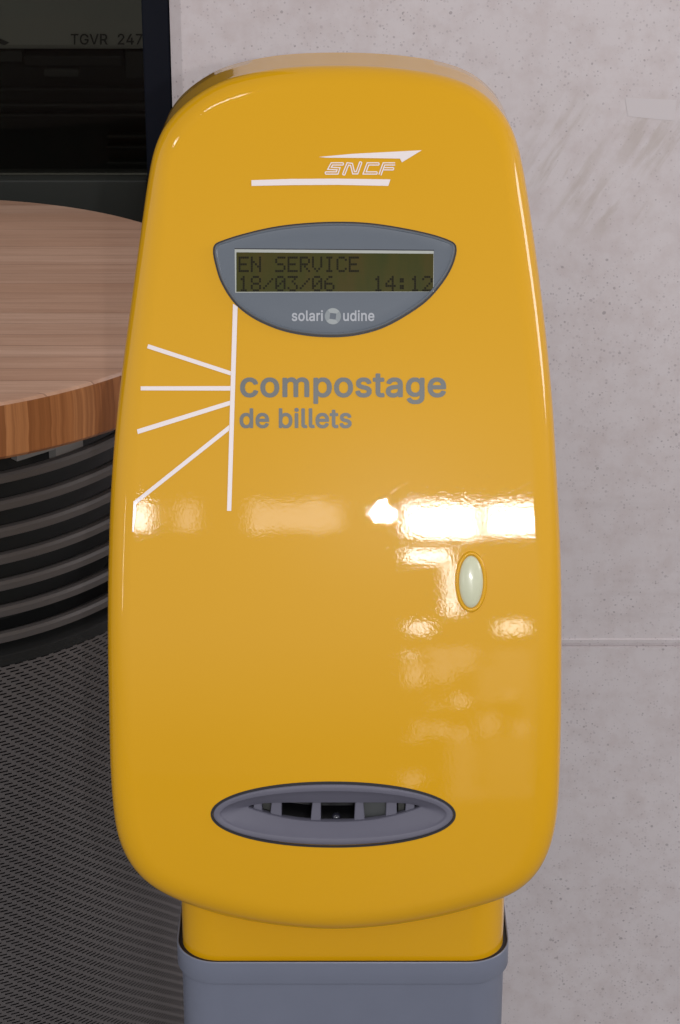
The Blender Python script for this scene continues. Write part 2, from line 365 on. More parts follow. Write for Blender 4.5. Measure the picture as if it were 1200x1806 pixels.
GLYPH = {"compostage":[[3518,-165,3486,-157,3438,-131,3414,-107,3400,-87,3394,-71,3398,-59,3406,-51,3430,-37,3462,-23,3474,-27,3502,-59,3522,-71,3550,-79,3586,-79,3602,-75,3630,-63,3642,-51,3654,-23,3654,21,3630,3,3598,-11,3522,-11,3486,-1,3470,7,3438,29,3426,41,3406,69,3396,89,3386,117,3378,157,3378,229,3382,237,3386,265,3400,301,3418,333,3458,373,3490,391,3522,401,3590,401,3610,397,3626,389,3650,373,3658,365,3660,385,3666,393,3674,397,3738,397,3746,393,3754,381,3754,285,3750,273,3750,213,3754,201,3754,-7,3750,-19,3750,-51,3740,-79,3726,-103,3694,-135,3662,-153,3634,-163,3622,-163,3610,-167],[1514,-161,1506,-155,1502,-143,1502,377,1506,389,1514,395,1522,397,1582,397,1594,389,1598,381,1598,369,1630,391,1658,401,1730,401,1762,391,1786,379,1806,365,1822,349,1842,321,1856,293,1870,249,1870,233,1874,221,1874,157,1870,145,1870,125,1856,81,1846,61,1830,37,1798,5,1766,-13,1738,-23,1726,-23,1714,-27,1678,-27,1666,-23,1654,-23,1622,-9,1598,9,1598,-143,1596,-151,1590,-159,1582,-163],[182,-25,142,-17,122,-9,98,5,58,45,28,101,18,141,18,233,22,245,22,257,32,285,46,313,62,337,90,365,118,383,170,401,246,401,278,391,326,365,350,341,354,333,362,325,378,289,376,269,366,259,314,245,298,247,290,253,270,285,258,297,242,305,214,313,182,309,158,297,138,277,126,253,114,209,114,169,118,161,118,145,134,105,142,97,146,89,162,77,190,65,222,65,238,69,266,85,278,101,286,121,294,129,302,133,322,133,370,119,378,113,382,105,382,97,376,81,362,53,354,41,318,5,274,-17,254,-23,238,-23,226,-27],[590,-25,586,-23,570,-23,542,-13,514,1,478,33,458,61,444,89,430,133,430,153,426,165,426,209,430,221,430,245,440,277,462,321,470,333,506,369,546,391,582,401,646,401,678,395,718,377,730,369,770,329,778,317,792,289,806,245,806,229,810,217,810,153,806,145,806,129,802,113,788,77,762,37,738,13,730,9,722,1,694,-13,666,-23,650,-23,638,-27],[2086,-25,2082,-23,2066,-23,2038,-13,2010,1,1998,9,1966,41,1950,65,1936,93,1922,145,1922,233,1936,281,1958,325,1970,337,1974,345,2006,373,2042,391,2074,401,2138,401,2166,397,2194,387,2214,377,2222,369,2230,365,2262,333,2270,321,2288,285,2302,237,2302,137,2292,101,2266,49,2222,5,2190,-13,2158,-23,2142,-23,2130,-27],[2490,-25,2486,-23,2466,-23,2446,-17,2422,-7,2394,13,2382,25,2364,53,2354,81,2354,97,2358,105,2366,111,2382,117,2394,117,2418,125,2430,125,2438,121,2446,113,2458,85,2466,77,2494,65,2542,65,2554,69,2570,77,2578,85,2586,105,2578,121,2558,133,2466,155,2442,163,2410,181,2378,213,2372,225,2366,245,2366,305,2372,321,2386,345,2410,369,2426,379,2450,391,2482,401,2534,401,2558,401,2578,397,2594,391,2622,377,2654,345,2662,333,2678,297,2676,285,2666,273,2658,269,2646,269,2622,261,2598,261,2586,269,2582,281,2562,305,2542,313,2502,313,2490,309,2470,297,2462,281,2462,273,2470,257,2494,245,2598,219,2618,211,2646,193,2662,177,2670,165,2682,137,2682,73,2672,49,2662,33,2638,9,2622,-1,2598,-13,2566,-23,2550,-23,2538,-27],[3086,-25,3054,-17,3026,-3,3018,5,3010,9,2990,33,2976,61,2970,81,2970,129,2976,153,2994,185,3006,197,3022,207,3054,223,3090,233,3102,233,3114,237,3134,237,3142,241,3166,241,3174,245,3194,245,3210,249,3214,253,3214,273,3202,297,3190,305,3166,313,3138,313,3098,297,3082,281,3074,265,3066,259,3046,257,3010,269,3002,269,2994,273,2986,281,2982,293,2984,305,3002,337,3034,369,3066,387,3114,401,3190,401,3234,387,3258,373,3290,341,3304,313,3310,293,3310,261,3314,249,3314,189,3310,177,3314,157,3314,1,3310,-11,3302,-17,3294,-19,3234,-19,3222,-11,3218,1,3214,5,3206,-3,3178,-17,3146,-27],[3986,-25,3982,-23,3966,-23,3934,-13,3906,1,3898,9,3890,13,3862,41,3846,65,3836,85,3822,125,3822,141,3818,153,3818,221,3822,233,3822,249,3836,289,3850,317,3870,345,3902,373,3938,391,3954,397,3974,401,4038,401,4066,395,4102,379,4118,369,4154,333,4164,317,4180,281,4186,261,4186,249,4190,241,4190,165,4186,157,4178,151,4170,149,3918,149,3926,121,3942,93,3962,77,3994,65,4034,65,4062,77,4078,89,4090,113,4102,121,4126,121,4134,117,4162,113,4178,105,4184,97,4186,85,4176,61,4158,33,4138,13,4114,-3,4094,-13,4062,-23,4046,-23,4034,-27],[2858,-21,2826,-13,2806,-3,2782,21,2772,37,2762,73,2762,309,2718,311,2710,317,2706,329,2706,377,2710,389,2722,397,2762,397,2762,469,2764,477,2770,485,2782,489,2842,489,2854,481,2858,465,2858,397,2922,397,2934,389,2938,377,2938,325,2930,313,2918,309,2858,309,2858,93,2862,77,2874,69,2902,69,2914,73,2926,69,2936,57,2946,9,2942,-7,2930,-17,2906,-23],[886,-17,878,-11,874,1,874,377,878,389,890,397,958,395,968,385,970,369,990,385,1022,399,1046,405,1078,405,1086,401,1102,399,1130,385,1154,361,1158,353,1162,353,1186,377,1210,391,1258,405,1294,405,1306,401,1318,401,1334,395,1366,377,1386,357,1394,345,1404,325,1414,297,1414,265,1418,253,1418,-3,1410,-15,1402,-19,1330,-17,1322,-11,1318,-3,1318,41,1318,269,1310,289,1298,301,1282,309,1270,309,1262,313,1238,309,1226,305,1210,293,1198,273,1194,257,1194,1,1192,-7,1186,-15,1174,-19,1118,-19,1106,-15,1100,-7,1098,1,1098,261,1094,277,1086,293,1078,301,1062,309,1038,313,1030,309,1018,309,1002,301,986,285,974,257,974,1,972,-7,966,-15,958,-19],[602,65,634,65,658,73,670,81,686,97,694,109,702,125,710,157,710,221,702,249,690,273,674,293,654,305,634,309,622,313,594,309,582,305,558,289,554,281,546,273,538,257,526,213,526,161,530,153,530,141,550,97,566,81,578,73],[1674,65,1698,65,1714,69,1730,77,1750,97,1766,129,1774,157,1774,221,1770,229,1770,241,1762,261,1750,281,1734,297,1710,309,1698,309,1690,313,1682,313,1674,309,1662,309,1650,305,1638,297,1618,277,1602,241,1598,225,1598,153,1610,117,1618,101,1642,77,1658,69],[2094,65,2130,65,2142,69,2170,85,2178,93,2194,121,2202,145,2202,161,2206,169,2206,209,2202,217,2202,229,2194,253,2182,277,2162,297,2138,309,2130,309,2118,313,2106,313,2078,305,2058,293,2038,269,2026,241,2022,225,2022,205,2018,197,2018,177,2022,169,2022,149,2030,125,2042,101,2066,77],[3106,65,3150,65,3186,81,3202,97,3214,125,3214,161,3182,157,3174,153,3150,153,3142,149,3126,149,3110,145,3082,133,3074,125,3066,105,3074,85,3086,73],[3554,77,3582,77,3606,85,3618,93,3634,109,3642,121,3654,157,3654,225,3646,253,3634,277,3622,293,3602,305,3578,311,3574,313,3562,313,3554,309,3542,309,3518,297,3498,277,3486,253,3478,225,3478,161,3486,133,3494,117,3514,93,3538,81],[3922,237,4090,237,4082,261,4066,289,4050,301,4034,309,4022,309,4014,313,4002,313,3970,305,3942,285,3922,249]],"de billets":[[1282,-26,1278,-24,1254,-24,1234,-18,1198,4,1190,12,1188,-8,1182,-16,1174,-20,1114,-20,1106,-16,1098,-4,1098,132,1094,144,1094,168,1098,176,1098,512,1106,524,1114,528,1174,528,1186,524,1192,516,1194,508,1194,436,1194,368,1218,386,1234,394,1254,400,1330,400,1358,390,1398,368,1422,344,1440,316,1452,292,1466,248,1466,224,1470,212,1470,164,1466,152,1466,128,1452,84,1430,44,1406,16,1398,12,1386,0,1358,-14,1330,-24,1302,-24,1290,-28],[2294,-26,2290,-24,2258,-24,2242,-20,2226,-14,2190,4,2158,32,2138,60,2120,96,2118,108,2110,128,2110,144,2106,152,2106,216,2110,228,2110,244,2114,260,2124,288,2138,316,2158,344,2174,360,2202,380,2222,390,2258,400,2338,400,2378,386,2390,380,2418,360,2434,344,2450,320,2464,292,2474,264,2474,252,2478,236,2478,172,2474,160,2466,154,2458,152,2206,152,2210,132,2226,100,2246,80,2270,68,2282,68,2290,64,2318,64,2342,72,2362,84,2378,112,2386,120,2394,124,2422,120,2458,110,2472,96,2474,84,2462,56,2442,32,2438,24,2414,4,2378,-14,2362,-20,2342,-24,2314,-24,2302,-28],[2926,-26,2922,-24,2894,-24,2882,-20,2870,-20,2854,-14,2822,4,2790,36,2776,64,2770,80,2770,92,2774,104,2790,114,2806,116,2830,124,2842,124,2854,120,2862,112,2870,92,2886,76,2914,64,2954,64,2966,68,2994,84,3002,100,3002,108,2998,116,2990,124,2966,136,2886,154,2862,162,2838,174,2822,184,2798,208,2782,244,2782,304,2788,320,2802,344,2830,372,2866,390,2894,400,2938,400,2978,400,2998,396,3022,386,3050,368,3066,352,3076,336,3094,296,3092,284,3086,276,3070,268,3058,268,3034,260,3018,260,3010,264,3002,272,2994,288,2974,308,2946,316,2934,316,2926,312,2914,312,2890,300,2878,280,2878,272,2882,264,2890,256,2914,244,3002,224,3018,218,3054,200,3082,172,3096,144,3102,124,3102,92,3096,68,3086,44,3078,36,3074,28,3042,0,3022,-10,2978,-24,2946,-24,2934,-28],[154,-22,126,-14,94,4,58,40,32,88,18,140,18,236,22,248,22,260,32,288,58,336,94,372,126,390,162,400,238,400,266,388,278,380,294,364,294,480,294,512,298,520,306,526,374,528,382,524,390,512,390,-4,386,-12,374,-20,310,-20,302,-16,296,-8,294,12,270,-8,234,-24],[602,-22,574,-14,534,8,494,48,476,80,466,104,458,140,458,236,472,284,498,332,538,372,562,386,602,400,682,400,718,390,746,376,754,368,762,364,786,340,802,316,822,268,822,256,826,244,826,208,830,192,830,168,826,160,814,152,554,152,562,124,578,96,594,80,610,72,638,64,666,64,682,68,706,80,718,92,730,116,742,124,770,120,806,110,818,100,822,92,822,84,816,68,798,36,774,12,746,-6,730,-14,698,-24],[2670,-22,2666,-20,2638,-20,2602,-4,2574,24,2564,44,2558,64,2558,188,2554,200,2554,228,2558,236,2558,308,2510,310,2502,316,2498,328,2498,376,2502,388,2514,396,2558,396,2558,468,2562,480,2570,486,2578,488,2642,486,2650,480,2654,472,2654,396,2714,396,2726,388,2730,376,2730,324,2722,312,2710,308,2654,308,2654,84,2658,76,2670,68,2690,68,2702,72,2714,72,2722,68,2728,60,2738,20,2736,-4,2726,-16,2718,-20,2694,-20,2686,-24],[1546,-18,1538,-12,1534,0,1534,380,1542,392,1550,396,1614,396,1626,392,1632,384,1634,376,1634,288,1630,276,1630,256,1634,244,1634,-4,1626,-16,1618,-20],[1790,-18,1774,-14,1754,-4,1734,16,1718,52,1718,508,1722,520,1734,528,1794,528,1806,524,1812,516,1814,508,1814,84,1818,72,1854,72,1866,64,1874,44,1882,4,1880,-4,1874,-12,1854,-20],[1994,-18,1978,-14,1958,-4,1938,16,1922,52,1922,508,1926,520,1938,528,1998,528,2010,524,2016,516,2018,508,2018,84,2022,72,2058,72,2070,64,2078,48,2078,36,2086,4,2084,-4,2078,-12,2058,-20],[198,64,210,64,238,72,258,84,266,92,274,104,286,132,290,144,290,160,294,168,294,212,290,220,286,248,278,268,270,280,254,296,242,304,214,312,194,312,178,308,150,292,142,284,126,256,114,212,114,168,118,160,118,148,126,124,138,100,162,76],[1274,64,1306,68,1334,84,1346,96,1362,128,1370,160,1370,216,1358,260,1346,280,1330,296,1318,304,1294,312,1270,312,1254,308,1226,292,1218,284,1206,264,1194,224,1194,152,1202,124,1214,100,1234,80,1246,72],[558,240,726,240,722,256,710,280,702,288,690,300,674,308,658,312,630,312,606,304,582,286,570,272,562,256],[2210,240,2378,240,2370,264,2354,288,2334,304,2310,312,2282,312,2266,308,2250,300,2230,284,2210,248],[1570,426,1546,436,1532,452,1526,464,1526,504,1530,512,1558,538,1602,540,1614,536,1638,512,1646,496,1646,472,1638,452,1622,436,1594,424]],"solari":[[154,-23,150,-21,130,-21,106,-13,74,4,38,41,20,81,22,101,26,106,34,111,82,123,98,123,106,118,110,113,124,81,138,71,158,63,206,63,234,75,246,86,252,101,248,117,238,127,222,135,178,147,166,147,134,155,98,169,74,184,49,209,38,229,32,249,32,297,38,317,53,345,74,366,90,377,114,389,150,399,202,399,222,399,242,395,258,389,286,374,322,337,340,297,338,285,330,276,322,271,294,267,286,263,266,263,253,273,244,289,226,307,210,315,166,315,146,307,130,292,124,277,128,265,134,257,150,247,270,215,306,194,327,173,342,145,348,121,348,93,338,57,323,33,302,12,274,-7,234,-21,214,-21,206,-25,162,-25],[562,-23,526,-17,502,-7,482,5,441,45,430,61,410,101,400,137,400,237,412,281,426,309,445,337,470,362,498,381,534,395,554,399,614,399,654,391,690,373,707,361,727,341,742,321,762,281,776,233,776,145,764,97,746,61,735,45,698,8,654,-15,634,-21,618,-21,606,-25],[1142,-23,1094,-7,1078,4,1046,37,1032,69,1032,81,1028,93,1028,129,1038,161,1058,190,1078,205,1102,217,1146,231,1162,231,1174,235,1190,235,1202,239,1222,239,1230,243,1254,243,1270,249,1272,253,1272,273,1264,293,1254,303,1238,311,1222,315,1198,315,1170,307,1150,295,1140,285,1127,265,1118,259,1102,259,1082,267,1058,271,1045,281,1040,293,1042,305,1058,333,1090,366,1114,381,1138,391,1174,399,1246,399,1282,389,1306,377,1326,362,1350,333,1364,297,1364,281,1368,269,1368,1,1366,-7,1362,-12,1354,-17,1290,-17,1282,-12,1278,-7,1274,8,1254,-7,1238,-15,1202,-25,1150,-25],[914,-15,886,-3,865,17,854,37,848,53,848,505,853,517,866,523,926,523,934,518,938,513,940,505,940,85,944,73,954,67,978,71,991,65,1000,45,1000,33,1008,5,1002,-8,986,-17,922,-17],[1466,-15,1458,-7,1456,1,1456,377,1458,385,1462,390,1470,395,1534,395,1542,390,1546,385,1550,370,1574,389,1598,399,1650,399,1670,397,1675,393,1680,385,1680,325,1678,317,1674,312,1666,307,1642,307,1622,311,1614,307,1602,307,1578,295,1560,277,1548,249,1548,1,1546,-7,1538,-15,1530,-17,1474,-17],[1738,-15,1730,-7,1728,1,1728,381,1733,389,1742,395,1806,395,1814,393,1822,385,1824,377,1824,285,1820,273,1820,253,1824,241,1824,-3,1819,-11,1810,-17,1746,-17],[566,65,570,63,606,63,634,75,660,101,672,125,680,149,680,169,684,177,684,197,680,205,680,225,668,261,656,281,642,295,622,307,606,311,594,315,582,315,574,311,562,311,535,297,516,277,508,261,496,229,496,217,492,209,492,169,496,161,496,145,512,105,530,83,550,71],[1162,65,1166,63,1206,63,1230,71,1245,81,1264,101,1272,121,1274,161,1270,163,1254,159,1238,159,1230,155,1206,155,1198,151,1182,151,1166,147,1138,135,1128,125,1124,117,1124,93,1128,85,1142,71],[1758,429,1738,440,1729,449,1722,461,1720,469,1722,505,1729,517,1742,530,1754,537,1762,539,1798,537,1810,530,1830,509,1836,489,1836,473,1830,457,1806,433,1786,427]],"udine":[[587,-22,547,-10,507,17,494,30,467,70,449,118,449,130,445,142,445,234,453,274,471,314,494,346,527,375,551,388,591,400,651,400,691,386,707,375,719,363,721,366,721,466,721,510,726,518,731,522,739,524,799,524,807,519,813,510,813,-2,808,-10,799,-16,735,-16,727,-11,723,-6,719,13,695,-6,667,-20,655,-20,643,-24,595,-24],[1647,-22,1615,-16,1591,-6,1563,13,1527,50,1503,94,1497,110,1493,126,1493,142,1489,154,1489,222,1493,230,1493,246,1497,262,1507,290,1530,330,1571,370,1599,386,1627,396,1639,396,1651,400,1703,400,1715,396,1727,396,1775,374,1791,363,1816,338,1835,310,1843,290,1853,262,1853,246,1857,234,1857,166,1852,158,1843,152,1587,152,1585,150,1589,130,1605,98,1623,80,1659,64,1707,64,1727,72,1747,87,1757,102,1762,114,1771,120,1791,120,1799,116,1827,112,1843,106,1851,98,1853,86,1839,54,1828,38,1803,13,1787,2,1751,-16,1723,-20,1715,-24,1655,-24],[143,-18,119,-10,87,9,70,26,59,42,41,82,41,98,37,110,37,378,43,391,55,396,111,396,123,391,129,382,129,134,137,106,145,90,155,80,179,68,219,68,247,80,265,98,277,126,277,138,281,146,281,378,287,391,299,396,355,396,367,391,373,382,373,-2,367,-11,359,-16,295,-16,287,-11,283,-6,279,13,259,-2,235,-14,215,-20,151,-20],[911,-14,903,-6,901,2,901,382,906,390,915,396,975,396,983,394,991,386,993,378,993,-2,988,-10,979,-16,919,-16],[1095,-14,1090,-10,1085,-2,1085,86,1081,98,1081,122,1085,134,1085,378,1087,386,1095,394,1103,396,1155,396,1163,394,1171,386,1175,363,1191,378,1215,390,1251,400,1303,400,1335,390,1363,375,1395,342,1407,318,1417,286,1417,250,1421,238,1421,174,1419,166,1421,118,1421,2,1419,-6,1411,-14,1403,-16,1343,-16,1331,-11,1325,2,1325,254,1317,278,1299,300,1271,312,1239,312,1227,308,1197,290,1181,262,1177,246,1177,2,1175,-6,1167,-14,1159,-16,1103,-16],[607,66,611,64,647,64,678,78,697,98,705,114,717,146,717,158,721,166,721,210,717,218,717,234,705,266,687,292,651,312,611,312,580,298,561,278,549,254,537,210,537,166,541,158,541,146,557,106,565,94,579,80,591,72],[1587,238,1591,236,1759,236,1761,238,1753,262,1745,278,1738,286,1723,300,1711,308,1699,312,1655,312,1627,300,1603,277,1589,250],[927,430,914,438,898,454,891,466,889,490,895,510,915,531,927,538,935,540,967,538,987,527,996,518,1003,506,1005,498,1003,458,983,437,971,430,963,428]],"TGVR":[[724,-16,688,-15,652,-6,616,10,588,28,551,65,533,93,513,133,496,201,496,309,505,349,517,385,533,417,559,453,584,478,604,492,644,512,692,525,764,525,804,516,824,508,852,494,876,474,884,470,901,453,923,421,935,397,948,357,947,345,940,338,868,338,861,345,859,353,839,393,812,420,784,436,748,445,708,445,676,436,664,430,636,412,621,397,605,373,585,325,583,309,580,301,580,281,576,269,576,237,580,225,580,205,593,161,609,129,617,121,621,113,640,94,652,86,676,74,704,65,760,65,800,78,824,94,847,121,863,161,868,189,748,189,740,192,736,201,736,253,739,261,744,264,940,265,948,262,952,253,952,169,948,157,947,145,939,117,923,85,905,57,880,32,832,2,812,-6,776,-15,744,-15,732,-19],[188,-8,184,1,184,441,32,442,27,445,24,453,24,505,27,513,36,517,264,517,420,516,425,513,428,505,428,453,425,445,416,441,268,441,267,-3,264,-8,256,-11,196,-11],[1196,-8,1189,5,1183,25,1165,69,1127,177,1121,189,1099,253,1081,297,1071,329,1041,405,1019,469,1013,481,1008,497,1009,509,1012,514,1020,517,1084,517,1093,513,1105,477,1111,465,1125,421,1131,409,1145,365,1151,353,1189,241,1195,229,1235,109,1240,89,1249,121,1271,185,1281,221,1287,233,1305,289,1311,301,1381,505,1388,514,1396,517,1460,517,1468,514,1471,509,1467,489,1461,477,1451,445,1445,433,1435,401,1429,389,1419,357,1397,301,1387,269,1381,257,1323,93,1317,81,1291,5,1285,-7,1276,-11,1204,-11],[1548,-8,1544,1,1544,505,1548,514,1556,517,1776,517,1820,504,1852,486,1885,453,1899,429,1912,385,1911,313,1903,285,1891,261,1877,241,1848,216,1826,205,1823,201,1851,153,1869,117,1875,109,1921,21,1927,13,1932,1,1928,-8,1920,-11,1848,-11,1839,-7,1829,9,1775,113,1769,121,1747,165,1732,189,1628,189,1627,-3,1624,-8,1616,-11,1556,-11],[1628,265,1748,265,1780,274,1806,289,1815,301,1828,333,1828,369,1823,389,1806,417,1784,432,1752,441,1628,441]],"2473":[[1572,-12,1536,-2,1512,10,1496,20,1463,53,1445,89,1441,105,1440,129,1443,137,1452,141,1516,140,1523,133,1529,109,1537,97,1556,78,1580,66,1600,61,1644,61,1664,66,1688,78,1707,93,1719,117,1724,149,1721,157,1719,173,1707,197,1688,216,1676,224,1656,232,1640,234,1632,237,1564,237,1556,240,1553,245,1553,305,1571,325,1575,333,1599,357,1603,365,1627,389,1631,397,1655,421,1668,441,1504,441,1472,442,1465,449,1464,505,1467,513,1472,516,1776,517,1785,513,1788,505,1788,461,1785,453,1733,397,1729,389,1705,365,1701,357,1677,333,1673,325,1653,305,1652,301,1688,296,1712,288,1740,274,1773,245,1795,209,1808,161,1808,129,1799,89,1777,49,1748,20,1708,-2,1664,-15,1580,-15],[60,-8,56,1,56,49,59,57,83,81,87,89,139,141,143,149,195,201,199,209,255,265,259,273,275,289,291,313,303,337,308,353,308,389,299,413,292,423,276,436,244,448,208,449,180,440,168,432,153,417,145,401,135,361,132,356,124,353,68,353,59,357,56,365,56,389,65,425,79,453,108,486,128,500,160,516,192,525,256,525,264,522,300,512,320,502,333,493,361,465,369,453,383,425,392,389,392,357,388,345,387,329,367,285,337,241,317,221,313,213,277,177,273,169,201,97,197,89,177,69,176,65,392,64,397,61,400,53,399,-3,396,-8,388,-11,68,-11],[744,-8,740,1,740,93,512,93,504,96,501,101,496,121,497,133,500,141,501,165,513,189,555,257,565,277,647,413,699,505,708,514,716,517,776,517,784,514,788,505,716,380,609,201,596,173,740,173,741,321,744,326,752,329,808,329,816,326,820,317,820,173,880,173,888,170,892,161,892,105,888,96,880,93,820,93,820,1,817,-7,808,-11,752,-11],[1028,-8,1025,-3,1025,9,1049,57,1055,65,1241,437,1240,441,996,442,991,445,988,453,988,505,992,514,1000,517,1080,517,1328,516,1333,513,1336,505,1336,445,1109,-7,1100,-11,1036,-11]]}
def word(w, x0, x1, bot, top):
    """vinyl word as 2D faces in photo coordinates, from outline polygons; bot/top = extents of round lower-case letters (or of capitals)"""
    cu = bpy.data.curves.new('w', 'CURVE'); cu.dimensions = '2D'; cu.fill_mode = 'BOTH'
    for s in GLYPH[w]:
        sp_ = cu.splines.new('POLY'); n = len(s) // 2; sp_.points.add(n - 1); sp_.use_cyclic_u = True
        for i, b in enumerate(sp_.points): b.co = (s[2 * i] / 1000, s[2 * i + 1] / 1000, 0, 1)
    ob = bpy.data.objects.new('w', cu); COL.objects.link(ob)
    dg = bpy.context.evaluated_depsgraph_get(); me = bpy.data.meshes.new_from_object(ob.evaluated_get(dg))
    bpy.data.objects.remove(ob); bm = bmesh.new(); bm.from_mesh(me)
    bmesh.ops.remove_doubles(bm, verts=bm.verts, dist=1e-5)
    X = [v.co.x for v in bm.verts]; a, b = min(X), max(X)
    bold = {'compostage': .020, 'de billets': .020, 'solari': .018, 'udine': .018}.get(w, .012)
    lo, hi = -.008 - bold, (.512 if w[0] in 'T2' else .384) + bold
    for v in bm.verts:
        v.co = Vector((x0 + (v.co.x - a) / (b - a) * (x1 - x0), bot + (v.co.y - lo) / (hi - lo) * (top - bot), 0))
    return bm

# ============================================================ the place
WALL_Y = 2.25
fl = link('floor', box(-9, 9, -14, 2.9, -.05, 0), M['floor']); fl['kind'] = 'structure'
tb = link('track_bed', box(-9, 9, 2.9, 12, -1.3, -1.0), M['ballast']); tb['kind'] = 'structure'

# concrete wall with a chamfered end and a shadow joint
xl = -.1665; zj0 = .5455
def wall_profile():   # (z, y) going up
    return [(-.02, 0), (zj0 - .0045, 0), (zj0 - .0035, .004), (zj0 - .0005, .005), (zj0 + .0015, -.0010), (zj0 + .0055, -.0013), (zj0 + .0062, 0), (3.2, 0)]
V, Fc = [], []
cols = [(xl, .022), (xl, .0105), (xl + .0015, .009), (xl + .0115, .0005), (xl + .0135, 0), (3.0, 0)]
pr = wall_profile()
V = [(x, WALL_Y + max(dy, 0) + (py_ if dy < .012 else 0), z) for (z, py_) in pr for (x, dy) in cols]; nc = len(cols)
for i in range(len(pr) - 1):
    for j in range(nc - 1): a = i * nc + j; Fc.append((a, a + 1, a + nc + 1, a + nc))
nb = len(V); V += [(x, WALL_Y + .3, z) for z in (-.02, 3.2) for x in (xl, 3.0)]
Fc += [(0, nb, nb + 2, (len(pr) - 1) * nc), (nc - 1, len(pr) * nc - 1, nb + 3, nb + 1), (nb, nb + 1, nb + 3, nb + 2)]
# left return face uses the column of left vertices
Fc[-3] = tuple([i * nc for i in range(len(pr))] + [nb + 2, nb])
me = mesh('concrete_wall', V, Fc); fix_normals(me)
w_ = link('concrete_wall', me, M['concrete']); shade(w_.data, 25)
w_['label'] = 'pale pinkish grey concrete wall with a horizontal joint behind the yellow machine'; w_['category'] = 'wall'
tp = [at_Y(x, y, WALL_Y - .0002) for x, y in ((1103, 173), (1194, 176), (1190, 213), (1108, 205))]
tape = link('tape_residue', mesh('tape', tp, [(0, 1, 2, 3)]), mat('translucent_tape', (.685, .64, .65), .55, spec=.2), None)
tape.data.polygons[0].use_smooth = False
tape['label'] = 'faint pale rectangle of old tape stuck on the concrete wall, upper right'; tape['category'] = 'tape'
so = tape.modifiers.new('thickness', 'SOLIDIFY'); so.thickness = .0001

# glazed screen beside the wall
GY = WALL_Y + .024
xf0 = at_Y(251, 0, GY).x; zs = at_Y(0, 316, GY).z
gs = empty('glazed_screen', 'dark tinted glass screen in a blue-black frame, left of the concrete wall', 'window', (-.6, GY, 0))
link('frame_post', bevel(box(xf0, xl - .001, GY - .012, GY + .05, 0, 3.2), .0015), M['frame'], gs)
link('pane', box(-3, xf0 - .0005, GY + .012, GY + .02, zs + .001, 3.2), M['glass'], gs)
link('lower_panel', bevel(box(-3, xf0 - .0005, GY - .004, GY + .04, 0, zs), .002), M['sill'], gs)

# train standing beyond the glass
TY = 4.6
def T(x, y, Y=TY): return at_Y(x, y, Y)
tr = empty('train_carriage', 'pale grey train carriage with dark underframe seen dimly through the glass', 'train', (-1, TY, -1.0))
zb = T(100, 88).z
link('body', bevel(box(-3.6, 2.4, TY, TY + 2.6, zb, zb + 2.4), .01), M['trainwhite'], tr)
link('underframe', box(-3.6, 2.4, TY + .05, TY + 2.5, -.75, zb - .001), M['traindark'], tr)
link('skirt_step', bevel(box(T(36, 0).x, T(212, 0).x, TY + .0, TY + .049, T(0, 118).z, zb - .012), .004), M['traindark'], tr)
link('equipment_box', bevel(box(T(72, 0).x, T(134, 0).x, TY - .01, TY + .045, T(0, 134).z, T(0, 121).z), .003), M['trainmid'], tr)
link('side_panel', bevel(box(T(-40, 0).x, T(33, 0).x, TY + .01, TY + .048, T(0, 112).z, zb - .004), .003), M['trainmid'], tr)
link('side_panel', bevel(box(T(216, 0).x, T(320, 0).x, TY + .01, TY + .048, T(0, 140).z, zb - .006), .003), mat('charcoal_panel', (.03, .031, .027), .6), tr)
for k, yy in enumerate((160, 188, 206, 243, 262, 290)):
    link('rib', bevel(box(T(175 if k > 2 else -40, 0).x, T(330, 0).x, TY + .02, TY + .048, T(0, yy + 7).z, T(0, yy).z), .003), mat('underframe_rib', (.022, .022, .019), .6) if k % 2 else M['trainmid'] if k == 3 else M['traindark'], tr)
for w, x0, x1 in (('TGVR', 125, 190), ('2473', 208, 268)):
    link('lettering', lay(word(w, x0, x1, 79, 59.5), 0, 1000, lambda x, y: T(x, y, TY - .002)), M['trainletter'], tr)
link('lettering', lay(polys([[(-30, 52), (-4, 66), (17, 75), (8, 80), (-6, 74), (-30, 70)]]), 0, 1000, lambda x, y: T(x, y, TY - .002)), M['trainletter'], tr)

# ---------------- round table on a slatted, perforated drum
CT = (-.383, 1.868); TZ, TR = 1.076, .288
rt = empty('round_table', 'round wooden table top on a dark slatted drum with a perforated steel base', 'table', (CT[0], CT[1], 0))
def ring(r, z, n=160): return [Vector((CT[0] + r * math.cos(2 * math.pi * i / n), CT[1] + r * math.sin(2 * math.pi * i / n), z)) for i in range(n)]
prof = [(0.001, TZ), (.1, TZ), (.2, TZ), (TR - .004, TZ), (TR - .0015, TZ - .0008), (TR - .0003, TZ - .003)]
V, Fc = loft([ring(r, z) for r, z in prof]); me = mesh('t', V, Fc); fix_normals(me)
top = link('tabletop', me, M['wood'], rt, 30)
TB = TZ - .047
V, Fc = loft([ring(TR - .0003, TZ - .003), ring(TR, TZ - .006), ring(TR, TB + .003), ring(TR - .003, TB), ring(.001, TB)]); me = mesh('t', V, Fc); fix_normals(me)
link('tabletop_edge', me, M['edge'], rt, 30, loc=(CT[0], CT[1], 0))
LR = .238; LZ0, LZ1 = .853, TB - .012
